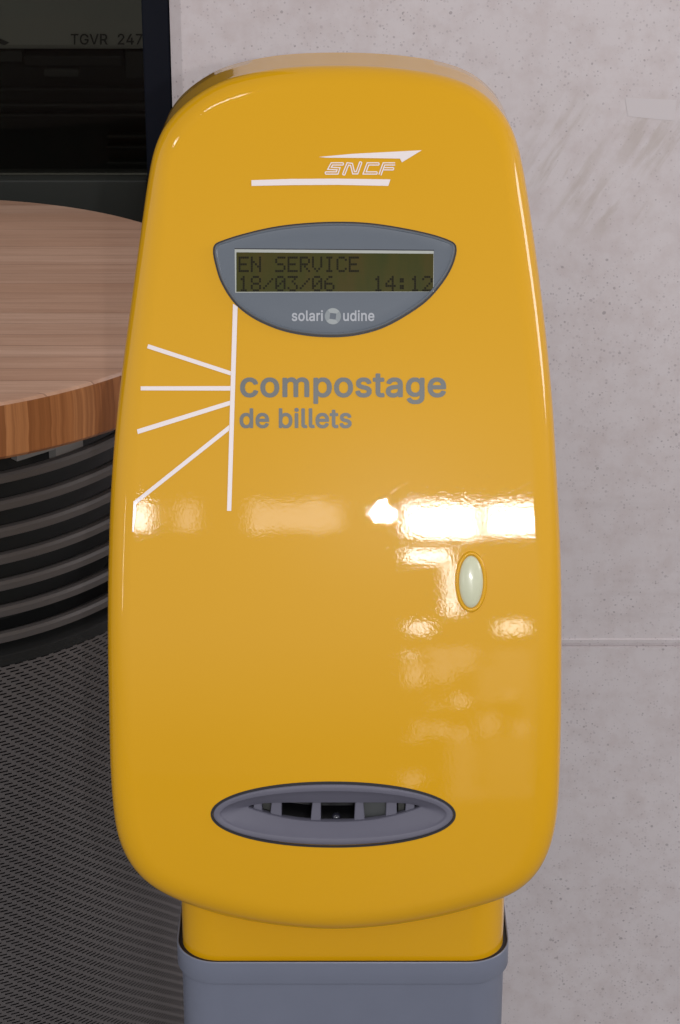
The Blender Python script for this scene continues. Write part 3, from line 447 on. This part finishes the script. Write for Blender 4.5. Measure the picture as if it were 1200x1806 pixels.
# upper plate under the wood
V, Fc = loft([ring(.05, TB - .001), ring(LR + .012, TB - .001), ring(LR + .012, TB - .006), ring(.05, TB - .006)]); me = mesh('t', V, Fc); fix_normals(me)
link('top_plate', me, M['slat'], rt, 30)
NS = 8
for k in range(NS):
    z = LZ0 + .001 + (LZ1 - LZ0 - .003) * k / (NS - 1); r = LR
    P = [(r - .004, z + .0045), (r - .0005, z + .0040), (r + .0012, z + .0018), (r + .0008, z - .0035), (r - .0015, z - .0048), (r - .012, z - .0005), (r - .012, z + .001)]
    V, Fc = loft([ring(a, b) for a, b in P + P[:1]]); me = mesh('t', V, Fc); fix_normals(me)
    link('slat_ring', me, M['slat'], rt, 40)
for deg, z0_, z1_, hw in ((-47, .988, 1.004, .019), (-37, .972, .990, .016)):
    a = R(deg); ca, sa = math.cos(a), math.sin(a)
    V = [(CT[0] + r * ca - s * hw * sa, CT[1] + r * sa + s * hw * ca, z) for z in (z0_, z1_) for r in (.195, .203) for s in (-1, 1)]
    link('bracket', mesh('b', V, [(0, 2, 3, 1), (4, 5, 7, 6), (0, 1, 5, 4), (2, 6, 7, 3), (0, 4, 6, 2), (1, 3, 7, 5)]), M['bracket'], rt)
V, Fc = loft([ring(.185, TB - .007), ring(.185, LZ0 - .012)]); link('inner_liner', mesh('l', V, Fc), M['liner'], rt, 40)
DR = .245
V, Fc = loft([ring(.18, LZ0 - .010), ring(DR - .002, LZ0 - .010), ring(DR, LZ0 - .0115), ring(DR, LZ0 - .020)]); me = mesh('t', V, Fc); fix_normals(me)
link('drum_rim', me, M['liner'], rt, 40)
V, Fc = loft([ring(DR - .0005, LZ0 - .0205), ring(DR - .0005, .06)]); me = mesh('t', V, Fc); fix_normals(me)
link('perforated_drum', me, M['perf'], rt, 40, loc=(CT[0], CT[1], 0))
V, Fc = loft([ring(DR - .008, LZ0 - .0205), ring(DR - .008, 0.001)]); link('drum_liner', mesh('l', V, Fc), M['black'], rt, 40)
V, Fc = loft([ring(DR - .01, .06), ring(DR - .01, .001)]); link('plinth', mesh('l', V, Fc), M['liner'], rt, 40)

# ---------------- ticket validator
vm = empty('ticket_validator', 'yellow ticket validating machine on a blue-grey post with display, oval button and ticket slot', 'ticket machine', (CX, 1.45, 0))
OUT = [(590, 115), (660, 116.5), (720, 122), (780, 132), (830, 149), (868, 176), (897, 212), (914, 255), (929, 330), (943.5, 430), (955.5, 520), (966.5, 620), (975.5, 720),
       (983, 850), (988, 950), (990.5, 1050), (990.5, 1150), (990, 1250), (988, 1340), (985, 1410), (978, 1462), (965, 1507), (943, 1544), (905, 1575), (850, 1596), (780, 1615), (690, 1631), (590, 1638),
       (490, 1631), (400, 1615), (330, 1593), (277, 1567), (243, 1538), (220, 1502), (206, 1460), (199, 1405), (195, 1340), (193, 1250), (191, 1150), (191, 1050), (193, 950), (197, 850), (205, 750), (215.5, 655),
       (228, 560), (241, 465), (254, 370), (266, 290), (279, 243), (303, 205), (340, 172), (385, 145), (440, 129), (510, 118)]
OUT = [(x, y - 14 * min(1, max(0, (y - 1450) / 150))) for x, y in OUT]   # the rounded lower edge bulges below its rim
loop2 = smooth_loop(catmull(OUT, 360), 6)
NL = len(loop2)
def erad(y): return .012 + .006 * min(1, max(0, (y - 130) / 200)) + .010 * min(1, max(0, (y - 1400) / 200))
per = [on_head(p.x, p.y, back=erad(p.y)) for p in loop2]
cen = on_head(590, 900); C2 = Vector((cen.x, cen.z))
hd = []
for i, p in enumerate(per):
    a, b = per[i - 1], per[(i + 1) % NL]; t = Vector((b.x - a.x, b.z - a.z)).normalized(); n2 = Vector((-t.y, t.x)); q = Vector((p.x, p.z)) - C2
    hd.append(abs(q.dot(n2)))
def head_ring(fn_d=None, s=None):
    r_ = []
    for i, p in enumerate(per):
        er = erad(loop2[i].y)
        k = s if s is not None else 1 - fn_d * er / hd[i]
        x = C2.x + (p.x - C2.x) * k; z = C2.y + (p.z - C2.y) * k
        d = (1 - k) * hd[i]; u = max(0, 1 - d / er)
        # soft shoulder: superelliptic so the front blends without a visible seam
        drop = er * (1 - (1 - u ** 2.3) ** (1 / 2.3))
        r_.append(Vector((x, F(x, z) + drop, z)))
    return r_
rings = []
smin = min(1 - erad(loop2[i].y) / hd[i] for i in range(NL))
# interior rings, cubic spacing to the centre
for k in range(1, 23): rings.append(head_ring(s=smin * k / 23 if k > 1 else smin * .012))
# from smin per-point to the edge
for fd in [1.0, .9, .8, .7, .6, .5, .42, .34, .27, .21, .155, .11, .07, .04, .018, .005, 0]: rings.append(head_ring(fn_d=fd))
# fix: ring 23 (fd=1.0) sits at per-point radius; side walls go straight back
BACK = 1.632
side = []
for q in (.0, .03, .12, .3, .6, .9, .97, 1.0):
    rr = []
    for i, p in enumerate(per):
        yb = max(BACK, p.y + .03); y = p.y + (yb - p.y) * q
        dr = .0025 * q + (.006 * max(0, (q - .9) / .1) ** 2)
        k = 1 - dr / hd[i] - .0004
        if q == 0: continue
        rr.append(Vector((C2.x + (p.x - C2.x) * k, y, C2.y + (p.z - C2.y) * k)))
    if rr: side.append(rr)
V, Fc = loft(rings + side, cap0=True, cap1=True)
me = mesh('head', V, Fc); fix_normals(me)
shell = link('head_shell', me, M['yellow'], vm)

SLOT_C, SLOT_A, SLOT_B = (588, 1436.5), 215, 57
def ell(cx, cy, a, b, n=96, tilt=0):
    r_ = []
    for i in range(n):
        t = 2 * math.pi * i / n; x = a * math.copysign(abs(math.cos(t)) ** .97, math.cos(t)); y = b * math.sin(t)
        r_.append(Vector((cx + x * math.cos(tilt) - y * math.sin(tilt), cy + x * math.sin(tilt) + y * math.cos(tilt))))
    return r_
# real opening for the ticket slot
cut = [ell(*SLOT_C, SLOT_A - 3, SLOT_B - 3, tilt=.003)]
cutter_rings = [[on_head(p.x, p.y, o) for p in cut[0]] for o in (.02, -.045)]
V, Fc = loft(cutter_rings, cap0=True, cap1=True); me = mesh('cut', V, Fc); fix_normals(me)
cobj = bpy.data.objects.new('cut', me); COL.objects.link(cobj); cobj.location = (0, 0, 0)
bo = shell.modifiers.new('b', 'BOOLEAN'); bo.operation = 'DIFFERENCE'; bo.solver = 'EXACT'; bo.object = cobj
bpy.context.view_layer.update()
dg = bpy.context.evaluated_depsgraph_get(); nm = bpy.data.meshes.new_from_object(shell.evaluated_get(dg)); shell.modifiers.clear(); shell.data = nm
bpy.data.objects.remove(cobj)
if not nm.materials: nm.materials.append(M['yellow'])
shade(nm, 35)
# exact analytic normals on the front so that reflections stay clean round the opening
nl = []
off_w = world_loc(shell)
for v in nm.vertices:
    w = v.co + off_w
    nl.append(w)
cn = []
for poly in nm.polygons:
    fn = poly.normal
    for li in poly.loop_indices:
        w = nl[nm.loops[li].vertex_index]
        if abs(w.y - F(w.x, w.z)) < 1e-5 and fn.y < -.2: cn.append(tuple(nrm(w.x, w.z)))
        else: cn.append((0, 0, 0))
nm.normals_split_custom_set(cn)

# raised patches built ring by ring from an outline: (inset in px, height) list, then the centre
def patch(name, loop, prof, m, parent, hole=None, n_in=8, cen2=None, smooth=28):
    c = cen2 or sum(loop, Vector((0, 0))) / len(loop); n = len(loop); H_ = []
    for i, p in enumerate(loop):
        t = (loop[(i + 1) % n] - loop[i - 1]).normalized(); H_.append(max(1.0, abs((p - c).dot(Vector((-t.y, t.x))))))
    rr = []
    for ins, h in prof:
        rr.append([on_head(*(c + (p - c) * (1 - ins / H_[i])), h) for i, p in enumerate(loop)])
    if hole is None:
        ins, h = prof[-1]
        for k in range(n_in - 1, -1, -1):
            f = max(k / n_in, .01); rr.append([on_head(*(c + (p - c) * (1 - ins / H_[i]) * f), h if not callable(n_in) else h) for i, p in enumerate(loop)])
        V, Fc = loft(rr, cap1=True)
    else: V, Fc = loft(rr)
    me = mesh(name, V, Fc); fix_normals(me)
    return link(name, me, m, parent, smooth)

BZ = [(378, 444), (379.5, 434), (386, 429), (425, 416), (480, 403), (535, 396), (597, 393.3), (656, 396), (718, 405.7), (766, 416.6), (795, 427), (802.5, 433), (803, 446), (795, 471.7), (777, 501), (751, 530),
      (718, 553.5), (682, 573.5), (649, 585), (608, 592), (561, 592), (517, 586), (480, 575), (443, 556.5), (414, 532), (392, 497), (381.5, 464)]
bz = smooth_loop(catmull(BZ, 220), 1)
c0 = Vector((590, 490))
patch('gasket', bz, [(-2.4, -.001), (-2.2, .0003), (2, .0004)], M['gap'], vm, cen2=c0)
bz_o = patch('display_panel', bz, [(.6, -.001), (.8, .0012), (2.2, .0021), (4.5, .0024), (6, .0019), (9, .0018)], M['bezel'], vm, cen2=c0)
# screen
PH = .0019
q = [(414.5, 440.5), (765, 443.5), (765, 515.5), (415.5, 517)]
link('screen_frame', lay(polys([q]), PH), M['lcdframe'], bz_o)
link('painted_screen_shade', lay(polys([[(414.5, 438.8), (765.5, 441.6), (765.5, 443.2), (414.5, 440.4)]]), PH + .00005), M['gap'], bz_o)  # dark strip drawn in as the shade above the screen frame
scr = link('screen', lay(polys([[(417.5, 446), (764.5, 448.5), (764, 515), (417.5, 515.6)]]), PH + .0001), M['lcd'], bz_o)
FONT = {'E': ['11111', '10000', '10000', '11110', '10000', '10000', '11111'], 'N': ['10001', '10001', '11001', '10101', '10011', '10001', '10001'],
        'S': ['01111', '10000', '10000', '01110', '00001', '00001', '11110'], 'R': ['11110', '10001', '10001', '11110', '10100', '10010', '10001'],
        'V': ['10001', '10001', '10001', '10001', '10001', '01010', '00100'], 'I': ['01110', '00100', '00100', '00100', '00100', '00100', '01110'],
        'C': ['01110', '10001', '10000', '10000', '10000', '10001', '01110'], '1': ['00100', '01100', '00100', '00100', '00100', '00100', '01110'],
        '8': ['01110', '10001', '10001', '01110', '10001', '10001', '01110'], '/': ['00000', '00001', '00010', '00100', '01000', '10000', '00000'],
        '0': ['01110', '10001', '10011', '10101', '11001', '10001', '01110'], '3': ['11111', '00010', '00100', '00010', '00001', '10001', '01110'],
        '6': ['00110', '01000', '10000', '11110', '10001', '10001', '01110'], '4': ['00010', '00110', '01010', '10010', '11111', '00010', '00010'],
        ':': ['00000', '01100', '01100', '00000', '01100', '01100', '00000'], '2': ['01110', '10001', '00001', '00010', '00100', '01000', '11111'], ' ': ['00000'] * 7}
def dots(text, x0, y0):
    L = []
    for c, ch in enumerate(text):
        for r_, row in enumerate(FONT[ch]):
            for d, b in enumerate(row):
                if b == '1':
                    x = x0 + c * 21.55 + d * 3.65; y = y0 + r_ * 3.95
                    L.append([(x, y), (x + 3.3, y), (x + 3.3, y + 3.6), (x, y + 3.6)])
    return L
link('screen_text', lay(polys(dots('EN SERVICE', 421.5, 453.5)), PH + .00018, 1000), M['lcdtext'], bz_o)
link('screen_text', lay(polys(dots('18/03/06', 421.5, 487.6)), PH + .00018, 1000), M['lcdtext'], bz_o)
link('screen_text', lay(polys(dots('14:12', 421.5 + 11 * 21.55, 487.6)), PH + .00018, 1000), M['lcdtext'], bz_o)
for w, a, b in (('solari', 515, 570), ('udine', 605.5, 660.5)):
    link('maker_lettering', lay(word(w, a, b, 567.3, 552.5), PH + .0001, 1000), M['silver'], bz_o)
# emblem: disc of four leaves round a square opening
ec = Vector((587.5, 558.5)); parts_ = []
for qd in range(4):
    P = []
    for i in range(9): t = R(qd * 90 - 38 + i * 90 / 8); P.append(ec + Vector((math.cos(t), math.sin(t))) * 14.3)
    t1 = R((qd + 1) * 90 - 38); t0 = R(qd * 90 - 38)
    P += [ec + Vector((math.cos(t1), math.sin(t1))) * 7.6, ec + Vector((math.cos(t0), math.sin(t0))) * 7.6]
    parts_.append(P)
em = lay(polys(parts_[0::2]), PH + .0001, 1000); link('emblem', em, M['silver2'], bz_o)
em = lay(polys(parts_[1::2]), PH + .0001, 1000); link('emblem', em, M['silver3'], bz_o)

# company logo: arrow, letters, underline
def Zp(P): return [(430 + x * .275, 250 + y * .275) for x, y in P]
lg = link('company_logo', lay(polys([Zp([(50, 247), (300, 239), (600, 237), (942, 242), (928, 284), (600, 277), (300, 279), (51, 284)])[::-1],
      Zp([(482, 98), (700, 78), (1143, 55), (1015, 133), (1003, 109), (760, 105), (530, 103)])[::-1]]), .0003), M['white'], vm)
W2 = 7.0; G = 7.2
letters = [  # centre lines of the double-line letters (enlarged-photo units)
    [(640, 143), (566, 143), (551, 171), (609, 174), (600, 201), (524, 201)],
    [(641, 213), (668, 143), (692, 146), (705, 200), (727, 200), (752, 131)],
    [(868, 143), (797, 143), (776, 201), (856, 201)],
    [(874, 214), (900, 143), (972, 143)], [(897, 174), (962, 174)]]
Lq = []
for P in letters:
    A, B = stroke(P, 2 * G)
    for side_ in (A, B): Lq += stroke_quads(side_, W2)
    Lq += stroke_quads([A[-1], B[-1]], W2) if len(P) != 3 else []
    Lq += stroke_quads([A[0], B[0]], W2) if len(P) != 3 else []
bm = polys([Zp(q_) for q_ in Lq]); link('company_lettering', lay(bm, .00032, 1000), M['white'], vm)

# white ray lines and the words
rays = [[(411.3, 536), (419.5, 541), (408.3, 901), (400.8, 901)],
        [(261.8, 607), (407.6, 654.8), (407.3, 662.3), (259.8, 614.2)],
        [(248.5, 681.4), (407, 681), (406.6, 689), (248.5, 688.6)],
        [(242, 757.4), (406.2, 706.6), (405.9, 714.8), (243.5, 765.6)],
        [(235.8, 884.5), (404.6, 749.5), (404.3, 759.5), (240.6, 889.4), (241, 900), (236.2, 938), (233.4, 938)]]
link('ray_lines', lay(polys(rays), .0003), M['white'], vm)
link('lettering', lay(word('compostage', 424, 787, 701.3, 665.6), .0003, 1000), M['lettergrey'], vm)
link('lettering', lay(word('de billets', 423, 620.5, 755.6, 728), .0003, 1000), M['lettergrey'], vm)

# button in its lip
bl = ell(831, 1026, 24.5, 50)
lip_r = []
for j in range(13):
    a = math.pi * j / 12
    ins = 4.2 * math.cos(a); h = .0016 * math.sin(a) - .0002
    lip_r.append([on_head(831 + (p.x - 831) * (1 + ins / 26), 1026 + (p.y - 1026) * (1 + ins / 51), h) for p in bl])
V, Fc = loft(lip_r); me = mesh('lip', V, Fc); fix_normals(me)
link('button_lip', me, M['yellow'], vm, 60)
bl = ell(831, 1026, 21.5, 46)
patch('button_gap', ell(831, 1026, 23.5, 48.5), [(0, .00015), (1, .0002)], mat('olive_button_gap', (.10, .07, .015), .6), vm)  # flat olive ring between lip and button
br = [[on_head(831 + (p.x - 831) * math.cos(a), 1026 + (p.y - 1026) * math.cos(a), .0002 + .0042 * math.sin(a)) for p in bl] for a in [R(x) for x in (0, 8, 18, 30, 42, 54, 65, 75, 83, 88)]]
V, Fc = loft(br, cap1=True); me = mesh('btn', V, Fc); fix_normals(me); link('button', me, M['button'], vm, 50)

# ticket slot insert: raised rim, dished face, lens-shaped mouth with ribs
n = 96
el = ell(*SLOT_C, SLOT_A, SLOT_B, tilt=.003)
patch('gasket', el, [(-1.6, -.001), (-1.2, .0004), (2.8, .0004), (3.2, -.006)], M['gap'], vm, hole=1)
mouth = []
for i in range(n):
    t = 2 * math.pi * i / n; x = 589.5 + 152 * math.cos(t); c_ = abs(math.cos(t))
    up = 1416.5 + 6 * c_ ** 8; lo = 1449.5 - 25.5 * c_ ** 2.4
    mouth.append(Vector((x, (lo if math.sin(t) > 0 else up) + 6)) if abs(math.sin(t)) > 1e-6 else Vector((x, 1429.2)))
def slot_ring(k, ins, dep):  # k: 0 rim .. 1 mouth
    rr = []
    for i in range(n):
        e = el[i]; c = Vector(SLOT_C); q_ = c + Vector(((e.x - c.x) * (1 - ins / SLOT_A), (e.y - c.y) * (1 - ins / SLOT_B)))
        rr.append(on_head(*(q_.lerp(mouth[i], k)), dep))
    return rr
sr = [slot_ring(0, 3.4, -.006), slot_ring(0, 3.6, .0002), slot_ring(0, 4.6, .0008), slot_ring(0, 7, .0012), slot_ring(0, 11, .0012), slot_ring(0, 15, .0008), slot_ring(0, 17, .0), slot_ring(0, 18.5, -.0007),
      slot_ring(.25, 19, -.0028), slot_ring(.5, 19, -.0045), slot_ring(.75, 19, -.0062), slot_ring(.95, 19, -.0075), slot_ring(1, 19, -.0085), slot_ring(1, 19, -.013)]
V, Fc = loft(sr); me = mesh('slot', V, Fc); fix_normals(me)
sl = link('ticket_slot', me, M['slotgrey'], vm, 24)
# dark cavity behind the mouth
cr = [[on_head(p.x + (p.x - 589) * g, 1438 + (p.y - 1438) * (1 + g * 3), o) for p in mouth] for g, o in ((.02, -.0125), (.05, -.016), (.05, -.038), (0, -.04))]
V, Fc = loft(cr, cap1=True); link('slot_cavity', mesh('cav', V, Fc), M['black'], sl, 30)
def rib(x0t, x1t, x0b, x1b, m, d0=-.0098, name='rib', yt=1414, yb=1462):
    V = [on_head(x, y, o) for o in (d0, -.022) for x, y in ((x0t, yt), (x1t, yt), (x1b, yb), (x0b, yb))]
    me = mesh('rib', V, [(0, 1, 2, 3), (7, 6, 5, 4), (0, 4, 5, 1), (1, 5, 6, 2), (2, 6, 7, 3), (3, 7, 4, 0)]); fix_normals(me); bevel(me, .0004, 1)
    return link(name, me, m, sl)
rib(479, 496, 474, 496, M['slotgrey']); rib(552, 566, 547, 566, M['slotgrey']); rib(628, 641, 625, 645, M['slotgrey']); rib(683, 701, 681, 702, M['slotgrey'])
rib(446, 460, 446, 463, M['slotgrey'], -.0098, yt=1423, yb=1450); rib(717.5, 733, 716, 733, M['slotgrey'], -.0098, yt=1423, yb=1450)
rib(640, 684, 640, 684, mat('dark_grey_shutter', (.06, .065, .065), .4), -.016, 'shutter'); rib(455, 480, 458, 478, M['trainmid'], -.018, 'shutter'); rib(704, 716, 704, 716, M['trainmid'], -.016, 'shutter')
# small round sensor lens catching the flash
bm = bmesh.new(); bmesh.ops.create_uvsphere(bm, u_segments=20, v_segments=12, radius=.0032); pc = on_head(593.5, 1454, -.015)
for v in bm.verts: v.co += pc
me = bpy.data.meshes.new('lens'); bm.to_mesh(me); bm.free(); link('sensor_lens', me, M['lens'], sl, 60)

# neck, collar, post
NY = 1.362
xL, xR = at_Y(312, 1697, NY + .02).x, at_Y(898, 1697, NY + .02).x; pc_ = (xL + xR) / 2; pw = xR - xL
zr = at_Y(604, 1697.5, NY).z; zl = at_Y(604, 1737, NY).z
V, Fc = loft([rbox_ring(pc_, NY + .0004, NY + .1346, pw - .0008, .030, zr, 12), rbox_ring(pc_, NY, NY + .135, pw, .030, zr - .0006, 12), rbox_ring(pc_, NY, NY + .135, pw, .030, zl + .0012, 12),
              rbox_ring(pc_, NY + .0004, NY + .1346, pw - .0008, .0298, zl + .0003, 12), rbox_ring(pc_, NY + .0016, NY + .1334, pw - .0056, .0285, zl - .0006, 12), rbox_ring(pc_, NY + .002, NY + .133, pw - .0064, .028, zl - .002, 12),
              rbox_ring(pc_, NY + .002, NY + .133, pw - .0064, .028, .012, 12)])
inner = rbox_ring(pc_, NY + .0011, NY + .1339, pw - .0022, .0290, zr - .0002, 12); i2 = rbox_ring(pc_, NY + .0011, NY + .1339, pw - .0022, .0290, zr - .01, 12)
nn = len(inner); V = [*i2, *inner] + V; Fc = [tuple(x + 2 * nn for x in f) for f in Fc] + [(i, (i + 1) % nn, nn + (i + 1) % nn, nn + i) for i in range(nn)] + [(nn + i, nn + (i + 1) % nn, 2 * nn + (i + 1) % nn, 2 * nn + i) for i in range(nn)]
me = mesh('post', V, Fc); fix_normals(me)
po = link('post', me, M['postgrey'], vm, 30)
V, Fc = loft([rbox_ring(pc_, NY + .0014, NY + .1335, pw - .0028, .0287, zr - .0016, 12), rbox_ring(pc_, NY + .0045, NY + .13, pw - .009, .026, zr - .0012, 12)]); link('gasket', mesh('g', V, Fc), M['gap'], vm, 30)
V, Fc = loft([rbox_ring(pc_, NY + .0040, NY + .1310, pw - .0080, .0270, zr - .006, 12), rbox_ring(pc_, NY + .0040, NY + .1310, pw - .0080, .0270, zr + .001, 12), rbox_ring(pc_, NY + .0040, NY + .1310, pw - .0080, .0270, zr + .062, 12)], cap1=True)
me = mesh('neck', V, Fc); fix_normals(me); link('neck', me, M['yellow'], vm, 40)
V, Fc = loft([rbox_ring(pc_, NY - .03, NY + .16, pw + .06, .03, z, 8) for z in (.012, .0005)], cap0=True); me = mesh('foot', V, Fc); fix_normals(me); link('base_plate', me, M['postgrey'], vm, 30)

# ============================================================ the hall's windows behind the photographer, as lamps (seen only as reflections)
def reflect_to(px, py, Yp=-7.0):
    p = on_head(px, py); n_ = nrm(p.x, p.z); d = ray(px, py).normalized(); r_ = d - 2 * d.dot(n_) * n_
    return p + r_ * ((Yp - p.y) / r_.y)
def window(x0, y0, x1, y1, L, color=(1, 1, 1), Yp=-7.0, shape='RECTANGLE'):
    P = [reflect_to(x, y, Yp) for x in (x0, x1) for y in (y0, y1)]
    xs = [p.x for p in P]; zs_ = [p.z for p in P]; w, h = max(xs) - min(xs), max(zs_) - min(zs_)
    o = lamp('hall_window', 'AREA', ((max(xs) + min(xs)) / 2, Yp, (max(zs_) + min(zs_)) / 2), L * math.pi * w * h, color, shape=shape, size=w, size_y=h)
    o.rotation_euler = (R(90), 0, 0)
    return o
# radiance of an area lamp = energy / (pi * area)
BR = 42
window(715, 889, 753, 946, BR); window(757, 889, 841, 950, BR); window(860, 890, 955, 943, BR)
window(716, 970, 792, 992, BR * .7); window(789, 994, 805, 1085, BR * .55)
window(722, 1098, 757, 1117, 17); window(880, 1096, 930, 1117, 14, (1, .95, .85))
window(440, 888, 600, 935, 4.6, (1, .9, .86)); window(452, 886, 461, 938, 16); window(551, 884, 564, 938, 17)
window(232, 886, 262, 936, 24); window(316, 888, 346, 936, 4.2, (1, .9, .86)); window(275, 890, 290, 925, 1.6, (1, .9, .86))
WARM = (1, .92, .85)
window(716, 1150, 730, 1165, 8, shape='ELLIPSE')
for (x0, y0, x1, y1, L) in ((717, 1166, 746, 1214, 1.4), (752, 1143, 842, 1160, .9), (760, 1158, 800, 1205, .8), (800, 1158, 836, 1184, .7), (868, 1145, 936, 1215, .35), (845, 1175, 875, 1240, .4), (884, 1205, 912, 1236, .6),
        (803, 1224, 822, 1248, 2.0), (764, 1240, 776, 1250, 1.6), (735, 1270, 752, 1300, 1.1), (764, 1275, 790, 1300, 1.1), (797, 1282, 828, 1310, .8), (845, 1255, 880, 1300, .7), (905, 1270, 930, 1300, .7),
        (717, 1300, 742, 1308, 1.0), (792, 1310, 840, 1500, .42), (850, 1300, 932, 1470, .28), (710, 1360, 745, 1388, .8), (925, 1190, 935, 1500, .5), (840, 1390, 935, 1560, .35)):
    window(x0, y0, x1, y1, L * 2.0, WARM, shape='ELLIPSE' if x1 - x0 < 60 and L > .5 else 'RECTANGLE')
